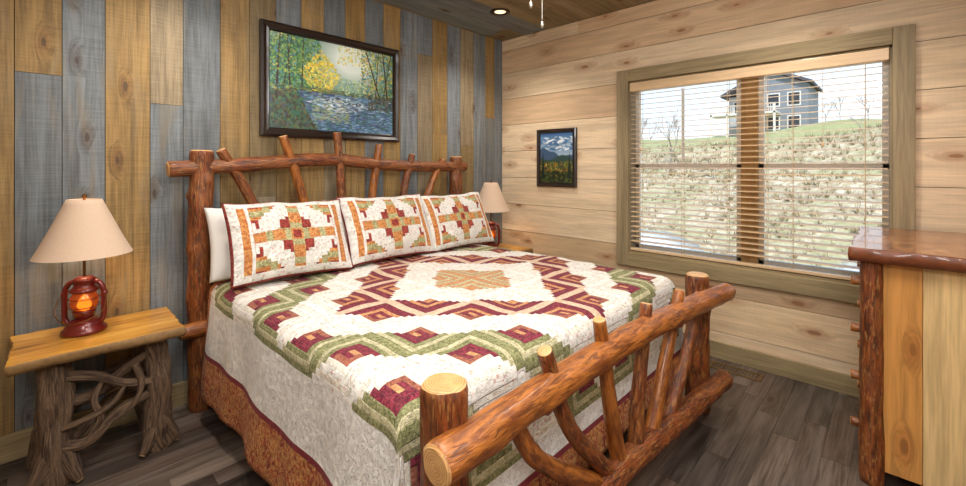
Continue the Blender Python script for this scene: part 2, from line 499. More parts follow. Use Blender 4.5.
box('jamb_left', XW, XW+.15, WY1-.012, WY1, WZ0, WZ1, M_trimv, win)
box('jamb_right', XW, XW+.15, WY0, WY0+.012, WZ0, WZ1, M_trimv, win)
box('jamb_top', XW, XW+.15, WY0, WY1, WZ1-.012, WZ1, M_trimh, win)
box('sill', XW-.01, XW+.15, WY0, WY1, WZ0, WZ0+.015, M_trimh, win)
YM = .765; MH = .052
M_goldpine = wood('golden_pine', 'z', 0.25, 0, 0.5, tint='#b8945e')
box('mullion', XW+.07, XW+.14, YM-MH, YM+MH, WZ0+.015, WZ1-.012, M_goldpine, win, .003)
for s, (a, c_) in enumerate(((WY0+.012, YM-MH), (YM+MH, WY1-.012))):
    z0, z1, zm = WZ0+.015, WZ1-.012, 1.40
    for nm, q in (('sash_l', (a, a+.035, z0, z1)), ('sash_r', (c_-.035, c_, z0, z1)), ('sash_bottom', (a, c_, z0, z0+.045)),
                  ('sash_top', (a, c_, z1-.04, z1)), ('meeting_rail', (a, c_, zm-.02, zm+.02))):
        box(f'{nm}_{s+1}', XW+.095, XW+.13, q[0], q[1], q[2], q[3], M_vinyl, win, .003)
    box(f'glass_{s+1}', XW+.11, XW+.113, a+.03, c_-.03, z0+.04, z1-.03, M_glass, win)
M_slat = wood('blind_slat', 'y', 0.15, 0, 0.35, coat=0.15, tint='#e0c096')
M_cord = simple('blind_cord', '#d8c3a0', 0.8)
bl_e = empty('wooden_window_blind')
box('headrail_valence', XW-.022, XW+.055, WY0+.014, WY1-.014, WZ1-.085, WZ1-.014, M_slat, bl_e, .004)
SL = []
z = WZ1-.115
while z > WZ0+.06:
    SL.append(z); z -= .0405
bm = bmesh.new()
for z in SL:
    x0, x1 = XW-.012, XW+.038
    vs = []
    for yy in (WY0+.018, WY1-.018):
        for (xx, zz) in ((x0, z-.004), ((x0+x1)/2, z+.0015), (x1, z+.002), (x1, z+.0045), ((x0+x1)/2, z+.004), (x0, z-.0015)):
            vs.append(bm.verts.new((xx, yy, zz)))
    for i in range(6):
        j = (i+1) % 6
        bm.faces.new((vs[i], vs[j], vs[6+j], vs[6+i]))
    bm.faces.new(vs[:6]); bm.faces.new(vs[6:][::-1])
bmesh.ops.recalc_face_normals(bm, faces=bm.faces)
bm_obj('slats', bm, [M_slat], bl_e)
box('bottom_rail', XW-.012, XW+.038, WY0+.018, WY1-.018, WZ0+.022, WZ0+.042, M_slat, bl_e, .003)
for i, yy in enumerate((WY0+.12, .50, YM-.12, YM+.12, 1.20, WY1-.1)):
    for j, xx in enumerate((XW-.014, XW+.04)):
        box(f'ladder_cord_{i}_{j}', xx-.001, xx+.001, yy-.0015, yy+.0015, WZ0+.04, WZ1-.08, M_cord, bl_e)
for i, yy in enumerate((.34, 1.52)):
    rod(f'pull_cord_{i}', [(XW-.026, yy, WZ1-.09), (XW-.026, yy, 1.55)], .0015, M_cord, bl_e)
    lathe(f'cord_tassel_{i}', [(0, .02), (.006, .015), (.009, -.012), (0, -.014)], M_slat, bl_e, (XW-.026, yy, 1.54), 10)

# ------------------------------------------------------------------ paintings
rng = np.random.default_rng(5)
def paint_canvas(W, H, base):
    yy, xx = np.mgrid[0:H, 0:W]; return base(xx/(W-1), 1-yy/(H-1)), xx, yy
def stroke(img, xx, yy, cx, cy, rx, ry, col, al=0.85, ang=0):
    H, W = img.shape[:2]; m = int(max(rx, ry))+2
    x0, x1, y0, y1 = max(0, int(cx)-m), min(W, int(cx)+m+1), max(0, int(cy)-m), min(H, int(cy)+m+1)
    if x1 <= x0 or y1 <= y0: return
    X = xx[y0:y1, x0:x1]-cx; Y = yy[y0:y1, x0:x1]-cy
    c, s = math.cos(ang), math.sin(ang)
    d = ((X*c+Y*s)/rx)**2+((-X*s+Y*c)/ry)**2
    a = (d < 1)[..., None]*al
    img[y0:y1, x0:x1] = img[y0:y1, x0:x1]*(1-a)+np.array(col)*a
def H3(s): return np.array([int(s[i:i+2], 16)/255 for i in (0, 2, 4)])
def dabs(img, xx, yy, n, xr, yr, rx, ry, cols, ang=(0, 3.1), al=.85, cond=None):
    H, W = img.shape[:2]
    for _ in range(n):
        x = rng.uniform(*xr); y = rng.uniform(*yr)
        if cond and not cond(x, y): continue
        c = H3(cols[rng.integers(len(cols))])*rng.uniform(.85, 1.15)
        stroke(img, xx, yy, x*W, (1-y)*H, rx*rng.uniform(.6, 1.4), ry*rng.uniform(.6, 1.4), np.clip(c, 0, 1), al, rng.uniform(*ang))
def river_picture():
    W, H = 340, 220
    def base(x, y):
        g = np.clip(1.35-np.hypot((x-.62)/.34, (y-.85)/.42), 0, 1)[..., None]
        return H3('35604c')*(1-g)+H3('e6f2ea')*g
    img, xx, yy = paint_canvas(W, H, base)
    A_ = .7
    dabs(img, xx, yy, 1200, (0, .36), (.40, 1), 3.2, 2.0, ['3a6a3a', '5a8e42', '86a84c', '2a5040', '5d90a8', '6ba050', '4a8484'], al=A_)
    dabs(img, xx, yy, 1500, (.2, .62), (.44, .90), 3.0, 1.8, ['f4dc48', 'ecc63c', 'd8d058', 'f8ec88', 'aac054', 'e4ae40', 'c8b448'], al=A_, cond=lambda x, y: abs(x-.37)/.16+abs(y-.62)/.28 < 1.05)
    dabs(img, xx, yy, 800, (.70, 1), (.44, 1), 3.2, 2.0, ['3a7088', '5a94a6', '96b04c', 'dccc54', '36604e', '86b8c6', '668e4a', 'd49c48'], al=A_)
    dabs(img, xx, yy, 170, (.5, .82), (.78, 1), 2.6, 1.6, ['ecdf68', 'dcd870', 'e0b850', 'a2b85c'], al=A_)
    dabs(img, xx, yy, 260, (.5, .74), (.44, .62), 2.8, 1.6, ['7cac9c', 'a8c070', 'ccd892', '5c9080', 'b8ccc0'], al=A_)
    for x0, x1, w, y0 in ((.04, .07, 3.4, .30), (.14, .12, 2.2, .36), (.22, .235, 1.8, .4), (.09, .15, 1.4, .4), (.88, .74, 2.4, .40), (.95, .9, 2.8, .36), (.83, .86, 1.6, .42), (.90, .98, 1.6, .4)):
        for t in np.linspace(0, 1, 90):
            stroke(img, xx, yy, (x0+(x1-x0)*t)*W, (1-(y0+(1-y0)*t))*H, w*(1-.4*t), 2.5, H3('33241e'), .8)
    dabs(img, xx, yy, 260, (0, .30), (.6, 1), 3.0, 1.8, ['669e42', '94b04c', 'bcbc52', '3a6a3a'], al=A_)
    dabs(img, xx, yy, 500, (0, 1), (.38, .47), 4, 1.4, ['46382c', '44683c', '74683c', '36504a', '8e9450'], ang=(-.2, .2), al=A_)
    dabs(img, xx, yy, 2600, (0, 1), (0, .42), 6, 1.3, ['4a70a0', '6a96bc', '3a5484', '94b8d2', '2f4470', '64689a', '56788e', '4a587a'], ang=(-.12, .12), al=A_, cond=lambda x, y: x > .34-y*.35)
    dabs(img, xx, yy, 300, (.3, .6), (.1, .36), 5, 1.2, ['a8a868', '8c9c78', 'b8b070'], ang=(-.12, .12), al=.45)
    dabs(img, xx, yy, 600, (0, .38), (0, .38), 4.2, 2.0, ['33271f', '4a4032', '304034', '62523f', '424c66', '54703c'], al=A_, cond=lambda x, y: x < .35-y*.4)
    dabs(img, xx, yy, 500, (.25, .9), (.2, .42), 5, .8, ['e6eef2', 'c2d8e4', 'f4f8fa', 'a8c8da'], ang=(-.12, .12), al=.7, cond=lambda x, y: abs(x-.54)/.30+abs(y-.31)/.10 < 1)
    dabs(img, xx, yy, 220, (.76, 1), (.28, .46), 3.6, 2.0, ['2a3036', '4c463e', '345640', '6a6454'], al=A_)
    dabs(img, xx, yy, 30, (.35, .7), (.2, .4), 4, 1.8, ['34343c', '565660'], ang=(-.2, .2))
    return img
def mountain_picture():
    W, H = 120, 150
    def base(x, y):
        t = np.clip((y-.5)/.5, 0, 1)[..., None]; return H3('a8bccc')*(1-t)+H3('3c6498')*t
    img, xx, yy = paint_canvas(W, H, base)
    dabs(img, xx, yy, 90, (0, 1), (.66, .92), 10, 3.0, ['d8dee2', 'b8c8d4', '5a84ac', '3c6498'], ang=(-.3, .3))
    for X0 in range(W):
        h = .60+.08*math.sin(X0/W*5+1)+.02*math.sin(X0/W*17)
        img[int((1-h)*H):, X0] = H3('3c5674')
        h2 = .50+.05*math.sin(X0/W*7+3)
        img[int((1-h2)*H):, X0] = H3('2f4a44')
    dabs(img, xx, yy, 500, (0, 1), (.05, .42), 4, 2.4, ['8a6e2c', '7a4c22', 'a89040', '4c6428', '34502e', '6c6c30', '563822'])
    dabs(img, xx, yy, 200, (0, 1), (0, .22), 5, 3, ['1e2c18', '2c3a1e', '161e16', '46521f'])
    for cx in (.08, .90):
        for t in np.linspace(0, 1, 40): stroke(img, xx, yy, cx*W, (1-(.1+.5*t))*H, 7*(1-t)+.6, 2, H3('182a20'), .9)
    return img
m, b = new_mat('oil_painting'); M_paint = m
c = attr('Col'); setp(b, base=c, rough=0.4, coat=0.2)
bump(b, nz(tex('Object'), 160, 3), 0.15, 0.002)
def picture(name, img, origin, ux, W, Hh, fw, fm, depth=.035):
    root = empty(name)
    ux = Vector(ux); uz = Vector((0, 0, 1)); n = ux.cross(uz)
    o = Vector(origin)
    H, Wp = img.shape[:2]
    iw, ih = W-2*fw, Hh-2*fw
    jj, ii = np.mgrid[0:H, 0:Wp]
    V = [tuple(o+ux*(fw+iw*i/(Wp-1))+uz*(Hh-fw-ih*j/(H-1))+n*depth*.45) for j, i in zip(jj.ravel(), ii.ravel())]
    F = [(j*Wp+i, (j+1)*Wp+i, (j+1)*Wp+i+1, j*Wp+i+1) for j in range(H-1) for i in range(Wp-1)]
    me = bpy.data.meshes.new(name+'_canvas'); me.from_pydata(V, [], F)
    a = me.color_attributes.new('Col', 'FLOAT_COLOR', 'POINT')
    L = np.where(img <= .04045, img/12.92, ((np.clip(img, 0, 1)+.055)/1.055)**2.4)
    C4 = np.concatenate([L, np.ones((H, Wp, 1))], 2).astype(np.float32)
    a.data.foreach_set('color', C4.reshape(-1, 4).ravel())
    add_obj('canvas', me, [M_paint], root)
    prof = [(0, 0), (0, depth*.8), (fw*.25, depth), (fw*.6, depth*.75), (fw*.85, depth*.8), (fw, depth*.45), (fw, 0)]
    bm = bmesh.new(); cor = []
    for (cx, cz, sx, sz) in ((0, 0, 1, 1), (W, 0, -1, 1), (W, Hh, -1, -1), (0, Hh, 1, -1)):
        cor.append([bm.verts.new(o+ux*(cx+sx*p)+uz*(cz+sz*p)+n*d) for p, d in prof])
    for a_ in range(4):
        A, B_ = cor[a_], cor[(a_+1) % 4]
        for i in range(len(prof)):
            j = (i+1) % len(prof); bm.faces.new((A[i], B_[i], B_[j], A[j]))
    bmesh.ops.recalc_face_normals(bm, faces=bm.faces)
    bm_obj('frame', bm, [fm], root)
    bo = box('backing', 0, 1, 0, 1, 0, 1, fm, root)
    for v in bo.data.vertices:
        c = v.co.copy(); v.co = o+ux*(.004+c.x*(W-.008))+uz*(.004+c.z*(Hh-.008))+n*(.001+c.y*depth*.35)
    return root
M_frame = simple('dark_walnut_frame', '#231712', 0.3, 0.2, 30, coat=0.3)
picture('framed_river_painting', river_picture(), (1.04, YH-.001, 1.605), (1, 0, 0), 1.096, .77, .06, M_frame, .04)
picture('framed_mountain_picture', mountain_picture(), (XW-.001, 2.578, 1.205), (0, -1, 0), .445, .555, .04, M_frame, .03)

# ------------------------------------------------------------------ bed frame
bed = empty('rustic_log_bed')
BK, RL = [M_bark, M_cut], [M_rail, M_cut]
yh = 2.93
log('headboard_post_1', [(.681, yh, 0), (.676, yh, .8), (.683, yh, 1.49)], (.066, .060), BK, bed, seg=28)
log('headboard_post_2', [(2.70, yh, 0), (2.70, yh, .8), (2.695, yh, 1.485)], (.066, .060), BK, bed, seg=24)
log('headboard_top_rail', [(.52, yh-.01, 1.385), (.9, yh, 1.41), (1.45, yh, 1.45), (1.9, yh, 1.415), (2.3, yh, 1.40), (2.80, yh-.01, 1.40)], (.046, .044), BK, bed, seg=24)
log('headboard_bottom_rail', [(.565, yh-.08, .483), (1.6, yh-.02, .47), (2.80, yh, .487)], .042, RL, bed)
sp = [((.778, 1.50), (.957, 1.178)), ((1.14, 1.60), (1.28, 1.172)), ((1.52, 1.645), (1.559, 1.17)), ((1.87, 1.57), (1.817, 1.165)), ((2.188, 1.50), (2.108, 1.19)), ((2.517, 1.46), (2.369, 1.18))]
for i, ((x0, z0), (x1, z1)) in enumerate(sp):
    k_ = (z0-.5)/(z0-z1)*.8
    xb = x0+(x1-x0)*k_
    log(f'headboard_spindle_{i+1}', [(x0, yh-.015, z0), (x1, yh+R.uniform(-.01, .01), z1), (xb, yh-.01, .5)], (.028, .034), [M_rail if i % 2 else M_bark, M_cut], bed, seg=14)
log('footboard_post_1', [(.758, .87, 0), (.758, .87, .825)], (.066, .062), BK, bed, seg=32)
log('footboard_post_2', [(2.665, .835, 0), (2.665, .835, .775)], (.066, .063), BK, bed, seg=24)
log('footboard_top_rail', [(.664, .790, .690), (1.1, .800, .695), (1.7, .79, .700), (2.3, .755, .69), (2.76, .705, .685)], (.053, .050), RL, bed, seg=32, n=130)
log('footboard_bottom_rail', [(.66, .80, .19), (1.6, .795, .20), (2.2, .76, .185), (2.745, .715, .185)], (.052, .05), BK, bed, seg=24)
fs_ = [((.95, .69), (1.10, .48), (1.46, .22)), ((1.12, .82), (1.26, .52), (1.54, .22)), ((1.466, .83), (1.54, .52), (1.626, .22)),
       ((1.865, .80), (1.80, .5), (1.755, .2)), ((2.22, .785), (2.06, .5), (1.90, .2)), ((2.46, .69), (2.32, .46), (2.07, .2))]
for i, p in enumerate(fs_):
    log(f'footboard_spindle_{i+1}', [(q[0], .805-.04*max(0, q[0]-1.6), q[1]) for q in p], (.025, .033), [M_bark if i % 2 else M_rail, M_cut], bed, seg=16)
log('side_rail_1', [(.775, .9, .24), (.775, 2.93, .24)], .045, RL, bed)
log('side_rail_2', [(2.60, .88, .24), (2.60, 2.93, .24)], .045, RL, bed)
for i, y in enumerate((1.3, 1.9, 2.5)):
    box(f'slat_{i+1}', .79, 2.58, y-.04, y+.04, .285, .305, M_goldpine, bed)
box('mattress', .745, 2.61, 1.02, 2.83, .306, .705, M_mattress, None, .05, 4)

def quilt():
    cx, cy = 1.78, 1.80; TOP = .745; Rr = .075; L = Rr*math.pi/2
    xl, xr, yf = .692, 2.668, .962
    a0, a1, r0, r1 = -1.655, 1.42, -1.40, 1.02
    step = .02
    na = int((a1-a0)/step); nr = int((r1-r0)/step)
    def prof(d):
        if d <= 0: return 0, 0
        if d < L: t = d/Rr; return Rr*math.sin(t), Rr*(1-math.cos(t))
        return Rr+(d-L)*.075, Rr+(d-L)
    bm = bmesh.new(); uvl = bm.loops.layers.uv.new('UVMap'); g = []; UV = {}
    for j in range(nr+1):
        row = []
        r = r0+(r1-r0)*j/nr
        for i in range(na+1):
            a = a0+(a1-a0)*i/na
            x, y = cx+a, cy+r
            dl, dr, df = (xl+Rr)-x, x-(xr-Rr), (yf+Rr)-y
            o1, d1 = prof(dl); o2, d2 = prof(dr); o3, d3 = prof(df)
            X = x; Y = y
            if dl > 0: X = xl+Rr-o1
            if dr > 0: X = xr-Rr+o2
            if df > 0: Y = yf+Rr-o3
            dd = max(d1, d2); down = (dd**3+d3**3)**(1/3)
            if df > 0 and (dl > 0 or dr > 0):
                mn = min(max(dl, dr), df); X += (-1 if dl > 0 else 1)*.16*mn
            w = min(1, down/.5)
            rip = (math.sin(r*8.5+1)+.6*math.sin(r*17+a))*.012*w if dd > d3 else 0
            if dl > 0: X -= rip+.004*w
            if dr > 0: X += rip
            Z = TOP-down
            nn = noise.noise(Vector((x*2.2, y*2.2, 3)))*.014+noise.noise(Vector((x*7, y*7, 9)))*.008
            Z += nn*(1-w)
            if dd > .05: X += noise.noise(Vector((r*5, a*5, 1)))*.010*w*(-1 if dl > 0 else 1)
            Z = max(Z, .03)
            vt = bm.verts.new((X, Y, Z)); row.append(vt); UV[vt] = (a, r)
        g.append(row)
    for j in range(nr):
        for i in range(na):
            f = bm.faces.new((g[j][i], g[j][i+1], g[j+1][i+1], g[j+1][i])); f.smooth = True
            for lp in f.loops: lp[uvl].uv = UV[lp.vert]
    o = bm_obj('patchwork_quilt', bm, [M_quilt])
    s = o.modifiers.new('thick', 'SOLIDIFY'); s.thickness = .014; s.offset = -1
    return o
quilt()

def pillow(name, loc, w, h, t, rx, mat, rz=0.0, ry=0.0, seed=0):
    bm = bmesh.new(); uvl = bm.loops.layers.uv.new('UVMap'); N = 40; K = 30
    sides = []
    UV = {}
    for s in (-1, 1):
        g = []
        for j in range(K+1):
            row = []
            for i in range(N+1):
                u = -1+2*i/N; v = -1+2*j/K
                prof = max(0, (1-abs(u)**3.0))**.6*max(0, (1-abs(v)**2.8))**.6
                nn = noise.noise(Vector((u*2.2+seed, v*2.2, s*2)))*.12+noise.noise(Vector((u*6+seed, v*6, s*2)))*.06
                y = s*t*.5*prof*(1+nn*1.6)
                x = w/2*u*(1-.05*(1-v*v)); z = h/2*v*(1-.06*(1-u*u))
                z += .014*noise.noise(Vector((u*2+seed, 5, 0)))*(1 if v > 0 else .3)
                if s == 1 and (i in (0, N) or j in (0, K)): row.append(sides[0][j][i]); continue
                vt = bm.verts.new((x, y, z)); row.append(vt); UV[vt] = (u*w/2, v*h/2)
            g.append(row)
        sides.append(g)
        for j in range(K):
            for i in range(N):
                q = (g[j][i], g[j][i+1], g[j+1][i+1], g[j+1][i])
                try: f = bm.faces.new(q if s < 0 else q[::-1])
                except ValueError: continue
                f.smooth = True
                for lp in f.loops: lp[uvl].uv = UV[lp.vert]
    bmesh.ops.recalc_face_normals(bm, faces=bm.faces)
    o = bm_obj(name, bm, [mat]); o.location = loc; o.rotation_euler = (rx, ry, rz)
    return o
pillow('bed_pillow', (1.03, 2.775, .965), .72, .42, .13, -.25, M_linen, seed=4)
pillow('bed_pillow', (1.76, 2.79, .945), .66, .38, .12, -.25, M_linen, seed=6)
pillow('bed_pillow', (2.36, 2.79, .945), .52, .38, .12, -.25, M_linen, seed=8)
pillow('quilted_pillow_sham', (1.070, 2.60, .975), .71, .48, .17, -.44, M_sham, seed=1, ry=.02)
pillow('quilted_pillow_sham', (1.755, 2.61, .975), .70, .48, .17, -.44, M_sham, seed=2, rz=-.02)
pillow('quilted_pillow_sham', (2.405, 2.60, .965), .68, .47, .16, -.46, M_sham, seed=3, rz=-.04)

# ------------------------------------------------------------------ nightstands
m, b = new_mat('live_edge_pine_slab'); M_slab = m
x_, y_, z_ = sep(tex('Object'))
g = nz(comb(x_*2.2, y_*14, z_*14), 1, 5, 1.0)
g2_ = nz(comb(x_*6, y_*90, z_*60), 1, 3, .4)
setp(b, base=ramp(g*.7+g2_*.3, (.32, '#74491a'), (.47, '#b8822f'), (.66, '#d2a650')), rough=.3, coat=.4)
bump(b, g, .1, .003)
M_edge = simple('live_edge_bark', '#86663c', .7, .25, 60)
def slab(name, x0, x1, y0, y1, z0, z1, mats, parent=None, amp=.015, seed=0, n=36):
    pts = []
    for i in range(n): pts.append((x0+(x1-x0)*i/n, y0))
    for i in range(n//2): pts.append((x1, y0+(y1-y0)*i/(n//2)))
    for i in range(n): pts.append((x1-(x1-x0)*i/n, y1))
    for i in range(n//2): pts.append((x0, y1-(y1-y0)*i/(n//2)))
    cx, cy = (x0+x1)/2, (y0+y1)/2
    bm = bmesh.new(); rings = []
    for (zz, ins) in ((z0, .008), ((z0*.6+z1*.4), -.004), (z1-.006, 0), (z1, .006)):
        ring = []
        for (px, py) in pts:
            d = noise.noise(Vector((px*5+seed, py*5, seed+zz*8)))*amp+noise.noise(Vector((px*18+seed, py*18, zz*30)))*amp*.5
            v = Vector((px-cx, py-cy)); L_ = v.length
            v = v*(1+(d-ins-amp*.5)/L_); ring.append(bm.verts.new((cx+v.x, cy+v.y, zz)))
        rings.append(ring)
    m_ = len(pts)
    for a_, b_ in zip(rings, rings[1:]):
        for i in range(m_):
            f = bm.faces.new((a_[i], a_[(i+1) % m_], b_[(i+1) % m_], b_[i])); f.material_index = 1; f.smooth = True
    bm.faces.new(rings[0][::-1]); bm.faces.new(rings[-1])
    bmesh.ops.recalc_face_normals(bm, faces=bm.faces)
    return bm_obj(name, bm, mats, parent)
DR = [M_drift, M_cutd]
def nightstand(ox, oy, flip=1):
    e = empty('driftwood_nightstand', (ox, oy, 0))
    def Q(p): return (p[0]*flip, p[1], p[2])
    slab('slab_top', -.310, .315, -.235, .225, .555, .60, [M_slab, M_edge], e, .018, seed=ox)
    def lg(nm, pts, r, **k): log(nm, [Q(p) for p in pts], r, DR, e, **k)
    lg('leg_front_1', [(-.15, -.12, 0), (-.155, -.11, .25), (-.16, -.11, .56)], (.066, .050), seg=24, amp=.22)
    lg('leg_back_1', [(-.20, .12, 0), (-.17, .12, .3), (-.18, .12, .56)], (.05, .04), seg=16, amp=.2)
    lg('leg_front_2', [(.235, -.14, 0), (.205, -.12, .10), (.215, -.11, .35), (.19, -.10, .56)], (.052, .048), seg=24, amp=.22)
    lg('leg_back_2', [(.21, .12, 0), (.18, .12, .3), (.19, .12, .56)], (.045, .04), seg=16, amp=.2)
    lg('root_1', [(-.15, -.12, .18), (-.21, -.15, .07), (-.25, -.17, .016)], (.042, .016), amp=.2, seg=14)
    lg('root_2', [(-.14, -.12, .16), (-.10, -.17, .06), (-.08, -.19, .016)], (.038, .016), amp=.2, seg=14)
    lg('root_3', [(.215, -.12, .16), (.265, -.14, .06), (.285, -.15, .016)], (.036, .016), amp=.2, seg=14)
    lg('root_4', [(.205, -.12, .14), (.165, -.17, .05), (.14, -.19, .016)], (.034, .015), amp=.2, seg=14)
    lg('branch_1', [(-.16, -.13, .17), (-.05, -.16, .16), (.06, -.15, .25), (.21, -.13, .29)], (.024, .019), amp=.18, seg=14)
    lg('branch_2', [(-.15, -.11, .47), (-.03, -.13, .44), (.08, -.14, .37), (.21, -.13, .34)], (.020, .022), amp=.18, seg=14)
    lg('branch_3', [(-.15, -.10, .34), (-.02, -.08, .34), (.10, -.10, .43), (.20, -.11, .49)], (.026, .016), amp=.18, seg=14)
    lg('branch_4', [(-.15, -.10, .12), (-.06, -.02, .16), (.05, .06, .24), (.18, .12, .22)], (.022, .018), amp=.18, seg=14)
    lg('branch_5', [(-.05, -.15, .17), (-.01, -.17, .25), (-.03, -.16, .34), (.01, -.12, .42)], (.016, .010), amp=.15, seg=12)
    lg('branch_6', [(-.18, .12, .40), (0, .13, .34), (.18, .12, .40)], (.022, .018), amp=.15, seg=12)
    lg('branch_7', [(.12, -.13, .44), (.14, -.16, .36), (.11, -.17, .27), (.05, -.16, .22)], (.015, .010), amp=.15, seg=12)
    lg('branch_8', [(-.15, -.05, .28), (0, .0, .30), (.19, .02, .36)], (.020, .016), amp=.18, seg=12)
    lg('branch_9', [(-.14, -.14, .24), (-.06, -.18, .27), (.03, -.17, .30), (.08, -.15, .36)], (.016, .009), amp=.15, seg=12)
    return e
nightstand(.225, 2.80)
nightstand(3.08, 2.80, -1)

# ------------------------------------------------------------------ lamps
M_red = simple('red_enamel', '#6c150e', .35, .2, 20, coat=.4, metal=.2)
M_brass = simple('aged_brass', '#6b4a22', .35, .1, 20, metal=.8)
m, b = new_mat('amber_glass'); M_amber = m
setp(b, base=mixc(nz(tex('Object'), 24, 4), hx('#7a2410'), hx('#d8752a')), rough=.15, trans=.35, emis=hx('#ff6a18'), estr=.04)
m, b = new_mat('flame_bulb'); M_flame = m
setp(b, base=mixc(nz(tex('Object'), 20), hx('#ffd080'), hx('#ffe0a0')), emis=hx('#ffb040'), estr=6)
m, b = new_mat('linen_shade'); M_shade = m
w = nz(comb(sep(tex('Object'))[0]*200, sep(tex('Object'))[1]*200, sep(tex('Object'))[2]*300), 1, 2)
setp(b, base=mixc(w, hx('#bfa38a'), hx('#d2baa4')), rough=.9, emis=hx('#e0b890'), estr=.04)
bump(b, w, .15, .002)
def lantern_lamp(x, y, z, rz=0.0):
    e = empty('red_lantern_table_lamp', (x, y, z)); e.rotation_euler = (0, 0, rz)
    lathe('tank_base', [(0, 0), (.080, 0), (.086, .006), (.084, .018), (.074, .026), (.070, .040), (.066, .052), (.050, .062), (.040, .068), (.030, .072), (0, .072)], M_red, e)
    lathe('burner_collar', [(.030, .070), (.040, .078), (.040, .092), (.044, .098), (.046, .106), (.030, .110), (0, .110)], M_red, e)
    lathe('glass_globe', [(.034, .104), (.046, .118), (.054, .142), (.052, .168), (.042, .190), (.034, .200)], M_amber, e)
    lathe('flame_bulb', [(0, .112), (.012, .118), (.018, .135), (.014, .155), (.005, .172), (0, .178)], M_flame, e, seg=16)
    lathe('hood', [(.040, .192), (.056, .198), (.058, .206), (.046, .216), (.040, .224), (.038, .244), (.046, .248), (.046, .256), (.026, .270), (0, .274)], M_red, e)
    for s in (-1, 1):
        rod(f'side_tube_{(s+3)//2}', [(s*.060, 0, .040), (s*.078, 0, .070), (s*.080, 0, .140), (s*.077, 0, .205), (s*.058, 0, .238), (s*.034, 0, .242)], .0115, M_red, e, 12)
        lathe(f'bail_boss_{(s+3)//2}', [(0, -.012), (.012, -.008), (.012, .008), (0, .012)], M_red, e, (s*.082, 0, .185), 12)
    rod('bail_handle', [(-.088, 0, .185), (-.098, -.02, .15), (-.09, -.05, .10), (0, -.10, .065), (.09, -.05, .10), (.098, -.02, .15), (.088, 0, .185)], .0022, M_brass, e, 8)
    for i, zz in enumerate((.125, .165)):
        r_ = .058
        rod(f'globe_guard_{i+1}', [(r_*math.cos(t), r_*math.sin(t), zz) for t in np.linspace(0, 2*math.pi, 13)], .0022, M_red, e, 6)
    rod('stem', [(0, 0, .262), (0, 0, .44)], .006, M_brass, e, 12)
    lathe('socket', [(0, .35), (.014, .355), (.017, .37), (.017, .405), (.010, .412), (0, .412)], M_brass, e, seg=16)
    for s in (-1, 1):
        rod(f'harp_{(s+3)//2}', [(s*.012, 0, .365), (s*.045, 0, .42), (s*.05, 0, .52), (s*.02, 0, .625), (0, 0, .638)], .002, M_brass, e, 6)
    lathe('finial', [(0, .632), (.007, .636), (.004, .646), (.010, .654), (.009, .662), (0, .670)], M_brass, e, seg=14)
    prof = []
    for i in range(13):
        t = i/12; prof.append((.184-(.184-.066)*(t**.93), .374+.268*t))
    prof = prof+[(r_-.003, z_) for r_, z_ in prof[::-1]]+[prof[0]]
    lathe('shade', prof, M_shade, e, seg=48)
    for i in range(3):
        a_ = i*2*math.pi/3
        rod(f'spider_{i+1}', [(0, 0, .632), (.064*math.cos(a_), .064*math.sin(a_), .632)], .0015, M_brass, e, 6)
    return e
lantern_lamp(.174, 2.845, .601, -.55)
lantern_lamp(3.05, 2.82, .601, -.9)

# ------------------------------------------------------------------ dresser
dr = empty('log_dresser')
m, b = new_mat('varnished_burl_top'); M_top = m
x_, y_, z_ = sep(tex('Object'))
g = nz(comb(x_*3, y_*9, z_*20), 1.6, 6, 1.6)
setp(b, base=ramp(g, (.3, '#5a2f18'), (.5, '#935730'), (.68, '#b58352')), rough=.25, coat=.5)
M_tedge = simple('live_edge_burl', '#7a4020', .45, .35, 40, coat=.3)
M_pv = wood('dresser_pine', 'z', .30, .35, .45, coat=.2, knotcol='#8a5a2c', ksz=.8)
slab('top_slab', 2.50, 3.46, YR+.03, .165, .985, 1.045, [M_top, M_tedge], dr, .022, seed=3, n=60)
for i, (px, py) in enumerate(((2.585, .082), (3.37, .082), (2.585, -.37), (3.37, -.37))):
    log(f'corner_log_{i+1}', [(px, py, 0), (px+.004, py, .5), (px, py, .99)], (.044, .041), BK, dr, seg=24)
bl = []; yb = .045; k_ = 0
tones = ['#c98f4a', '#dcbd86', '#d0a460']
for wd in (.122, .16, .13):
    y1 = yb; y0 = max(-.335, yb-wd)
    bl.append((2.572, 2.594, y0+.001, y1-.001, .07, .985, hx(tones[k_]), R.random())); yb = y0; k_ += 1
yb = .045
for wd in (.122, .16, .13):
    y1 = yb; y0 = max(-.335, yb-wd); bl.append((3.36, 3.382, y0, y1, .07, .985, hx(tones[0]), .3)); yb = y0
bl.append((2.63, 3.33, -.38, -.36, .07, .985, hx('#d9b272'), .5))
bl.append((2.594, 3.36, -.36, .05, .07, .09, hx('#d9b272'), .7))
bl.append((2.62, 3.335, .03, .05, .07, .985, hx('#c08a4a'), .7))
boxes_mesh('carcass', bl, M_pv, dr)
for r_ in range(4):
    for c_ in range(2):
        x0 = 2.635+c_*.355; z0 = .09+r_*.222
        box(f'drawer_{r_*2+c_+1}', x0, x0+.345, .05, .072, z0, z0+.212, M_goldpine, dr, .005)
        log(f'drawer_knob_{r_*2+c_+1}', [(x0+.05+.12*c_, .07, z0+.11), (x0+.05+.12*c_, .158, z0+.11)], (.016, .022), [M_rail, M_cut], dr, seg=14, knots=False)

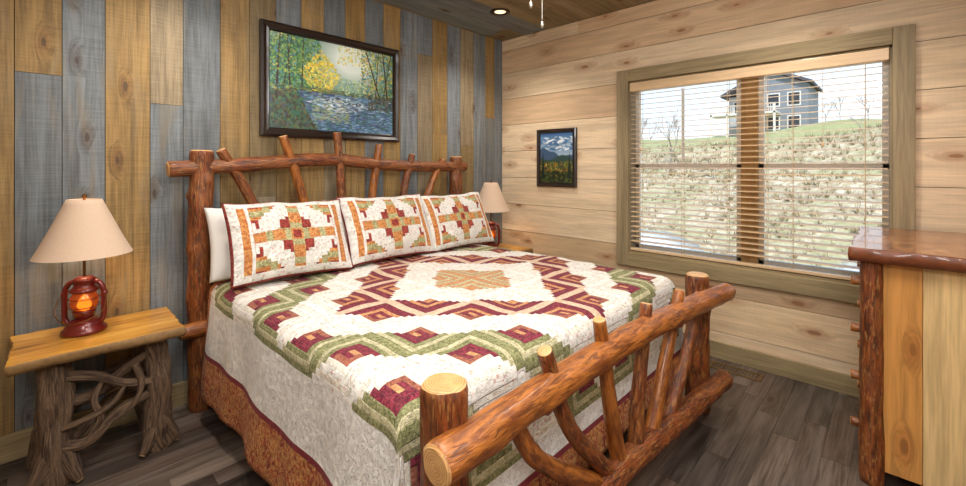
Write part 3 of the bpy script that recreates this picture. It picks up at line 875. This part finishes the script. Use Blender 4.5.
# ------------------------------------------------------------------ floor register
reg = empty('floor_vent_register')
M_bz = simple('bronze_register', '#7a5f40', .4, .1, 30, metal=.5)
rx, ry = 3.33, .80
for nm, q in (('rim_a', (rx-.06, rx-.045, ry-.16, ry+.16)), ('rim_b', (rx+.045, rx+.06, ry-.16, ry+.16)), ('rim_c', (rx-.045, rx+.045, ry-.16, ry-.145)), ('rim_d', (rx-.045, rx+.045, ry+.145, ry+.16))):
    box(nm, q[0], q[1], q[2], q[3], 0, .006, M_bz, reg, .001)
for i in range(15):
    yy = ry-.14+i*.02; box(f'louver_{i}', rx-.045, rx+.045, yy-.004, yy+.004, .001, .005, M_bz, reg)

# ------------------------------------------------------------------ ceiling fan + recessed lights
M_fan = simple('bronze_fan', '#3a2a1e', .4, .1, 20, metal=.5)
M_blade = wood('fan_blade', 'x', .3, 0, .5, tint='#5a3c22')
m, b = new_mat('frosted_glass'); M_frost = m
setp(b, base=mixc(nz(tex('Object'), 8), hx('#f4ead8'), hx('#fff6e6')), rough=.5, emis=hx('#ffe6c0'), estr=1.5)
FX, FY = 1.70, 1.28
fan = empty('ceiling_fan', (FX, FY, 0))
lathe('canopy', [(0, ZC), (.08, ZC), (.075, 2.70), (.03, 2.68), (.02, 2.67), (0, 2.67)], M_fan, fan)
lathe('motor', [(0, 2.67), (.08, 2.665), (.13, 2.63), (.135, 2.58), (.11, 2.54), (.06, 2.52), (.05, 2.47), (0, 2.47)], M_fan, fan)
for i in range(5):
    a_ = i*2*math.pi/5+.35
    bm = bmesh.new(); vs = []
    for (px, py) in ((.12, -.02), (.2, -.025), (.25, -.055), (.6, -.068), (.64, -.05), (.65, 0), (.64, .05), (.6, .068), (.25, .055), (.2, .025), (.12, .02)):
        vs.append((px, py))
    lo = [bm.verts.new((p[0], p[1], 2.56-p[1]*.15)) for p in vs]; hi = [bm.verts.new((p[0], p[1], 2.568-p[1]*.15)) for p in vs]
    bm.faces.new(lo[::-1]); bm.faces.new(hi)
    for q in range(len(vs)): bm.faces.new((lo[q], lo[(q+1) % len(vs)], hi[(q+1) % len(vs)], hi[q]))
    o = bm_obj(f'blade_{i+1}', bm, [M_blade], fan); o.rotation_euler = (0, 0, a_)
lathe('light_bowl', [(.06, 2.47), (.12, 2.45), (.13, 2.42), (.11, 2.37), (.06, 2.335), (0, 2.325)], M_frost, fan)
M_chain = simple('nickel_chain', '#c9c4b8', .3, .1, 40, metal=.8)
for i, (dx, dy, zb) in enumerate(((.02, -.03, 2.10), (-.03, .0, 2.19))):
    rod(f'pull_chain_{i+1}', [(dx, dy, 2.40), (dx, dy, zb)], .0022, M_chain, fan, 6)
    lathe(f'chain_fob_{i+1}', [(0, .012), (.006, .008), (.009, -.008), (.005, -.022), (0, -.024)], M_chain, fan, (dx, dy, zb), 12)
m, b = new_mat('lamp_lens'); M_lens = m
setp(b, base=mixc(nz(tex('Object'), 8), hx('#fff0d8'), hx('#fff8ea')), emis=hx('#ffe0b4'), estr=1.6)
for i, (x, y) in enumerate(((2.80, 2.48), (.55, 2.50), (2.82, .5), (.55, .5))):
    e = empty('recessed_ceiling_light', (x, y, ZC))
    lathe('trim_ring', [(.050, -.001), (.085, -.001), (.088, -.006), (.060, -.010), (.048, -.003), (.050, -.001)], M_fan, e)
    lathe('lens', [(0, -.003), (.050, -.003)], M_lens, e, seg=24)
    ld = bpy.data.lights.new('can_light', 'SPOT'); ld.energy = 75; ld.spot_size = math.radians(125); ld.spot_blend = .8; ld.shadow_soft_size = .06
    ld.color = (1, .92, .82)
    lo = bpy.data.objects.new('bulb', ld); COL.objects.link(lo); lo.parent = e; lo.location = (0, 0, -.02)

# ------------------------------------------------------------------ outdoors
def hgt(x, y):
    if x < 13: z = -1.7
    elif x < 34: t = (x-13)/21; z = -1.7+5.2*(t*.7+.3*t*t*(3-2*t))
    else: z = 3.5+(x-34)*.07
    w = max(0, min(1, (x-13)/4))
    return z+w*(noise.noise(Vector((x*.12, y*.12, 0)))*.9+noise.noise(Vector((x*.6, y*.6, 3)))*.18)-.05*(y-8)*w
bm = bmesh.new(); g = []
NX, NY = 100, 110
for i in range(NX+1):
    g.append([bm.verts.new((4+i*.9, -30+j*1.0, hgt(4+i*.9, -30+j*1.0))) for j in range(NY+1)])
for i in range(NX):
    for j in range(NY): bm.faces.new((g[i][j], g[i+1][j], g[i+1][j+1], g[i][j+1]))
m, b = new_mat('dry_hillside_grass')
ob = tex('Object'); n1 = nz(ob, .35, 5, .6); n2 = nz(ob, 3.0, 6, .8, .7); n3 = nz(ob, .12, 3)
c = ramp(n2, (.34, '#93866a'), (.5, '#c0b090'), (.64, '#ded2b8'))
c = mixc(sstep(n1, .5, .64)*.5, c, hx('#a2a574'))
c = mixc(sstep(n3, .55, .65)*.5, c, hx('#ccb892'))
xx_, yy_, zz_ = sep(ob)
c = mixc(sstep(xx_, 27.0, 33.0)*.6, c, hx('#98a262'))
c = mixc(xx_.lt(13.4), c, hx('#d4d2cc'))
setp(b, base=c, rough=.95, spec=.1)
bm_obj('hillside_terrain', bm, [m], smooth=True)
m, b = new_mat('dry_brush')
setp(b, base=ramp(nz(tex('Object'), .8, 3), (.35, '#867c58'), (.5, '#a8987a'), (.65, '#cbbb98')), rough=.95)
V, F = [], []
for _ in range(2600):
    x = R.uniform(13.6, 31); y = R.uniform(-3, 18); z = hgt(x, y); s = R.uniform(.12, .42)
    for q in range(7):
        a_ = R.uniform(0, 6.28); le = R.uniform(.2, .9)*s; n = len(V)
        V += [(x+.025*math.cos(a_+1.5), y+.025*math.sin(a_+1.5), z-.05), (x-.025*math.cos(a_+1.5), y-.025*math.sin(a_+1.5), z-.05), (x+le*math.cos(a_), y+le*math.sin(a_), z+s*R.uniform(.5, 1))]
        F.append((n, n+1, n+2))
me = bpy.data.meshes.new('dry_brush'); me.from_pydata(V, [], F); add_obj('dry_brush', me, [m])
M_twig = simple('bare_branch_bark', '#9a8f80', .9, .2, 6)
def bare_tree(name, x, y, h, seed):
    rr = random.Random(seed); V = []; F = []
    def seg(p, q, r0, r1):
        n = len(V); d = (q-p).normalized(); a = d.orthogonal().normalized(); b_ = d.cross(a)
        for c_, r_ in ((p, r0), (q, r1)):
            for k in range(4):
                t = k*math.pi/2; V.append(tuple(c_+(a*math.cos(t)+b_*math.sin(t))*r_))
        for k in range(4): F.append((n+k, n+(k+1) % 4, n+4+(k+1) % 4, n+4+k))
    def grow(p, d, L, r, lev):
        q = p+d*L; seg(p, q, r, r*.65)
        if lev == 0: return
        for _ in range(3):
            nd = (d+Vector((rr.uniform(-.7, .7), rr.uniform(-.7, .7), rr.uniform(-.1, .5)))).normalized()
            grow(p+d*L*rr.uniform(.55, 1), nd, L*rr.uniform(.6, .8), r*.55, lev-1)
    grow(Vector((x, y, hgt(x, y)-.2)), Vector((0, 0, 1)), h*.32, h*.013, 5)
    me = bpy.data.meshes.new(name); me.from_pydata(V, [], F); add_obj(name, me, [M_twig])
for i, (x, y, h) in enumerate(((44, 1.6, 3.4), (46, 3.4, 3.0), (42, -.4, 3), (48, 20, 4), (50, 23, 4.4), (26, 9.6, 4.2), (24, 3.0, 1.4), (52, 4.9, 3.6), (30, 1.4, 1.6), (40, 17.5, 3.2), (22, 6.2, 1.6))):
    bare_tree('bare_tree', x, y, h, i)
up = empty('utility_pole'); zb = hgt(25, 8.6)
M_pole = simple('pole_wood', '#9a8c7a', .9, .2, 6)
rod('pole', [(25, 8.6, zb-.2), (25, 8.6, 5.7)], .06, M_pole, up, 10)
hs = empty('hillside_house')
M_side = simple('gray_siding', '#808890', .8, .1, 2); M_roof = simple('dark_shingles', '#5a585e', .9, .15, 6)
M_wh = simple('white_trim_paint', '#e4e0d6', .6, .03); M_win = simple('dark_window_pane', '#2c343c', .2, .1)
M_lsd = simple('pale_siding', '#b4b8ba', .8, .05, 2)
hx0, hx1, hy0, hy1 = 58, 66, 6.9, 11.4
box('body', hx0, hx1, hy0, hy1, 4.6, 10.4, M_side, hs)
box('wing', hx0+1.5, hx1, hy1, 15.0, 4.6, 9.8, M_lsd, hs)
bm = bmesh.new()
pr = [(hy0-.4, 10.3), (hy1-.9, 12.2), (15.4, 9.6), (15.4, 9.9), (hy1-.9, 12.55), (hy0-.4, 10.6)]
A = [bm.verts.new((hx0-.6, p, z)) for p, z in pr]; B2 = [bm.verts.new((hx1+.5, p, z)) for p, z in pr]
bm.faces.new(A); bm.faces.new(B2[::-1])
for i in range(6): bm.faces.new((A[i], A[(i+1) % 6], B2[(i+1) % 6], B2[i]))
bmesh.ops.recalc_face_normals(bm, faces=bm.faces); bm_obj('roof', bm, [M_roof], hs)
bm = bmesh.new()
for xx in (hx0+.01, hx1-.1):
    a_ = [bm.verts.new((xx, p, z)) for p, z in ((hy0, 10.35), (hy1-.9, 12.15), (hy1, 11.6), (hy1, 10.35))]
    bm.faces.new(a_)
bm_obj('gable_walls', bm, [M_side], hs)
for i, (xq, y0, z0) in enumerate(((hx0, 9.6, 8.2), (hx0, 7.7, 8.2), (hx0+1.5, 11.8, 7.8), (hx0+1.5, 13.4, 7.8), (hx0, 9.6, 5.6), (hx0, 7.7, 5.6), (hx0+1.5, 12.4, 5.6))):
    box(f'pane_{i}', xq-.06, xq, y0, y0+1.0, z0, z0+1.3, M_win, hs); box(f'surround_{i}', xq-.04, xq+.01, y0-.12, y0+1.12, z0-.12, z0+1.42, M_wh, hs)
box('deck_floor', 55.5, 58.5, 9.4, 16.0, 7.2, 7.4, M_wh, hs)
for i, yy in enumerate((9.6, 10.9, 12.5, 14.2, 15.9)):
    box(f'deck_post_{i}', 55.5, 55.7, yy-.1, yy+.1, 4.4, 8.3, M_wh, hs)
box('deck_rail', 55.5, 55.62, 9.4, 16.0, 8.2, 8.32, M_wh, hs)
for i in range(32): box(f'baluster_{i}', 55.53, 55.59, 9.5+i*.205, 9.55+i*.205, 7.4, 8.2, M_wh, hs)
h2 = empty('hillside_cabin'); M_yel = simple('yellow_log_siding', '#b9954e', .8, .1, 2)
z2 = hgt(48, 0)
box('body', 46, 52, -4.6, .3, z2-.5, z2+3.6, M_yel, h2)
bm = bmesh.new()
A = [bm.verts.new((p, -5.0, z)) for p, z in ((45.5, z2+3.5), (49, z2+5.4), (52.5, z2+3.5))]; B2 = [bm.verts.new((p, .7, z)) for p, z in ((45.5, z2+3.5), (49, z2+5.4), (52.5, z2+3.5))]
bm.faces.new(A); bm.faces.new(B2[::-1])
for i in range(3): bm.faces.new((A[i], A[(i+1) % 3], B2[(i+1) % 3], B2[i]))
bmesh.ops.recalc_face_normals(bm, faces=bm.faces); bm_obj('roof', bm, [M_roof], h2)
box('pane', 45.94, 46, -1.6, -.6, z2+1.0, z2+2.1, M_win, h2)
M_car = simple('white_car_paint', '#eceded', .25, .02, 2, coat=.8); M_tire = simple('tyre_rubber', '#1a1a1a', .8)
def make_car(ox, oy):
    car = empty('parked_white_car', (ox, oy, 0))
    def carprof(nm, prof, x0, x1, mat, inset=0.0):
        bm = bmesh.new()
        A = [bm.verts.new((x0+(inset if z > -.75 else 0), y, z)) for y, z in prof]; B2 = [bm.verts.new((x1-(inset if z > -.75 else 0), y, z)) for y, z in prof]
        bm.faces.new(A); bm.faces.new(B2[::-1]); n = len(prof)
        for i in range(n): bm.faces.new((A[i], A[(i+1) % n], B2[(i+1) % n], B2[i]))
        bmesh.ops.recalc_face_normals(bm, faces=bm.faces)
        bmesh.ops.bevel(bm, geom=list(bm.edges), offset=.05, segments=3, affect='EDGES')
        return bm_obj(nm, bm, [mat], car, smooth=True)
    carprof('body', [(-.1, -1.35), (4.7, -1.35), (4.75, -.95), (4.6, -.75), (3.6, -.62), (2.9, -.12), (2.5, 0.0), (.8, 0.02), (.15, -.2), (-.05, -.7), (-.12, -.9)], -.9, .9, M_car, .12)
    carprof('side_glass', [(.35, -.62), (3.35, -.62), (2.8, -.18), (2.4, -.09), (.9, -.08), (.45, -.22)], -.83, .83, M_win)
    for i, (xx, yy) in enumerate(((-.82, .8), (-.82, 3.8), (.82, .8), (.82, 3.8))):
        o = lathe(f'wheel_{i+1}', [(0, -.1), (.2, -.11), (.33, -.09), (.34, 0), (.33, .09), (.2, .11), (0, .1)], M_tire, car, (xx, yy, -1.36)); o.rotation_euler = (0, math.pi/2, 0)
make_car(8.4, -2.3)
make_car(8.6, 2.7)

# ------------------------------------------------------------------ world + lights
w = bpy.data.worlds.new('sky'); scn.world = w; w.use_nodes = True; NT = w.node_tree
bg = NT.nodes['Background']
d = E(NT.nodes.new('ShaderNodeTexCoord').outputs['Generated'])
zz = sep(d)[2]
cl = nz(d, 3.0, 5, .5)
c = ramp(zz, (.0, '#eef4f8'), (.14, '#d6e7f5'), (.5, '#8ab6e4'))
c = mixc(sstep(cl, .5, .72)*.7, c, hx('#f4f6f8'))
NT.links.new(c.k, bg.inputs[0]); bg.inputs[1].default_value = 1.6
sd = bpy.data.lights.new('sun', 'SUN'); sd.energy = 4.4; sd.angle = .01; sd.color = (1, .97, .93)
so = bpy.data.objects.new('sun', sd); COL.objects.link(so); so.location = (-10, -6, 20); so.rotation_euler = Vector((.62, .30, -.72)).to_track_quat('-Z', 'Y').to_euler()
def area(name, loc, tgt, size, energy, color):
    l = bpy.data.lights.new(name, 'AREA'); l.shape = 'SQUARE'; l.size = size; l.energy = energy; l.color = color
    o = bpy.data.objects.new(name, l); COL.objects.link(o); o.location = loc; aim(o, tgt); return o
area('added_ceiling_fill', (1.1, 1.2, 2.70), (1.1, 1.2, 0), 1.2, 40, (1, .975, .94))  # added fill panel under the ceiling, not a fixture of the room
area('added_room_fill', (-.35, -.1, 2.25), (2.0, 2.2, .7), .6, 34, (1, .99, .98))  # invented fill near the camera, brightens bed and headboard wall
area('added_room_fill', (1.6, -.30, 2.35), (1.5, 2.6, .8), .5, 20, (1, .99, .98))  # second added fill from the rear wall, no real lamp there
for (x, y) in ((.174, 2.845), (3.05, 2.82)):
    l = bpy.data.lights.new('lamp_bulb', 'POINT'); l.energy = 3.0; l.color = (1, .76, .5); l.shadow_soft_size = .03
    o = bpy.data.objects.new('lamp_bulb', l); COL.objects.link(o); o.location = (x, y, 1.10)

# ------------------------------------------------------------------ camera
cd = bpy.data.cameras.new('camera'); cam = bpy.data.objects.new('camera', cd); COL.objects.link(cam)
cam.location = (0, 0, 1.404); cam.rotation_euler = (math.pi/2, 0, math.radians(-46.2))
cd.sensor_width = 36; cd.lens = 36*432/966; cd.shift_y = -77/966; cd.clip_start = .02; cd.clip_end = 300
scn.camera = cam
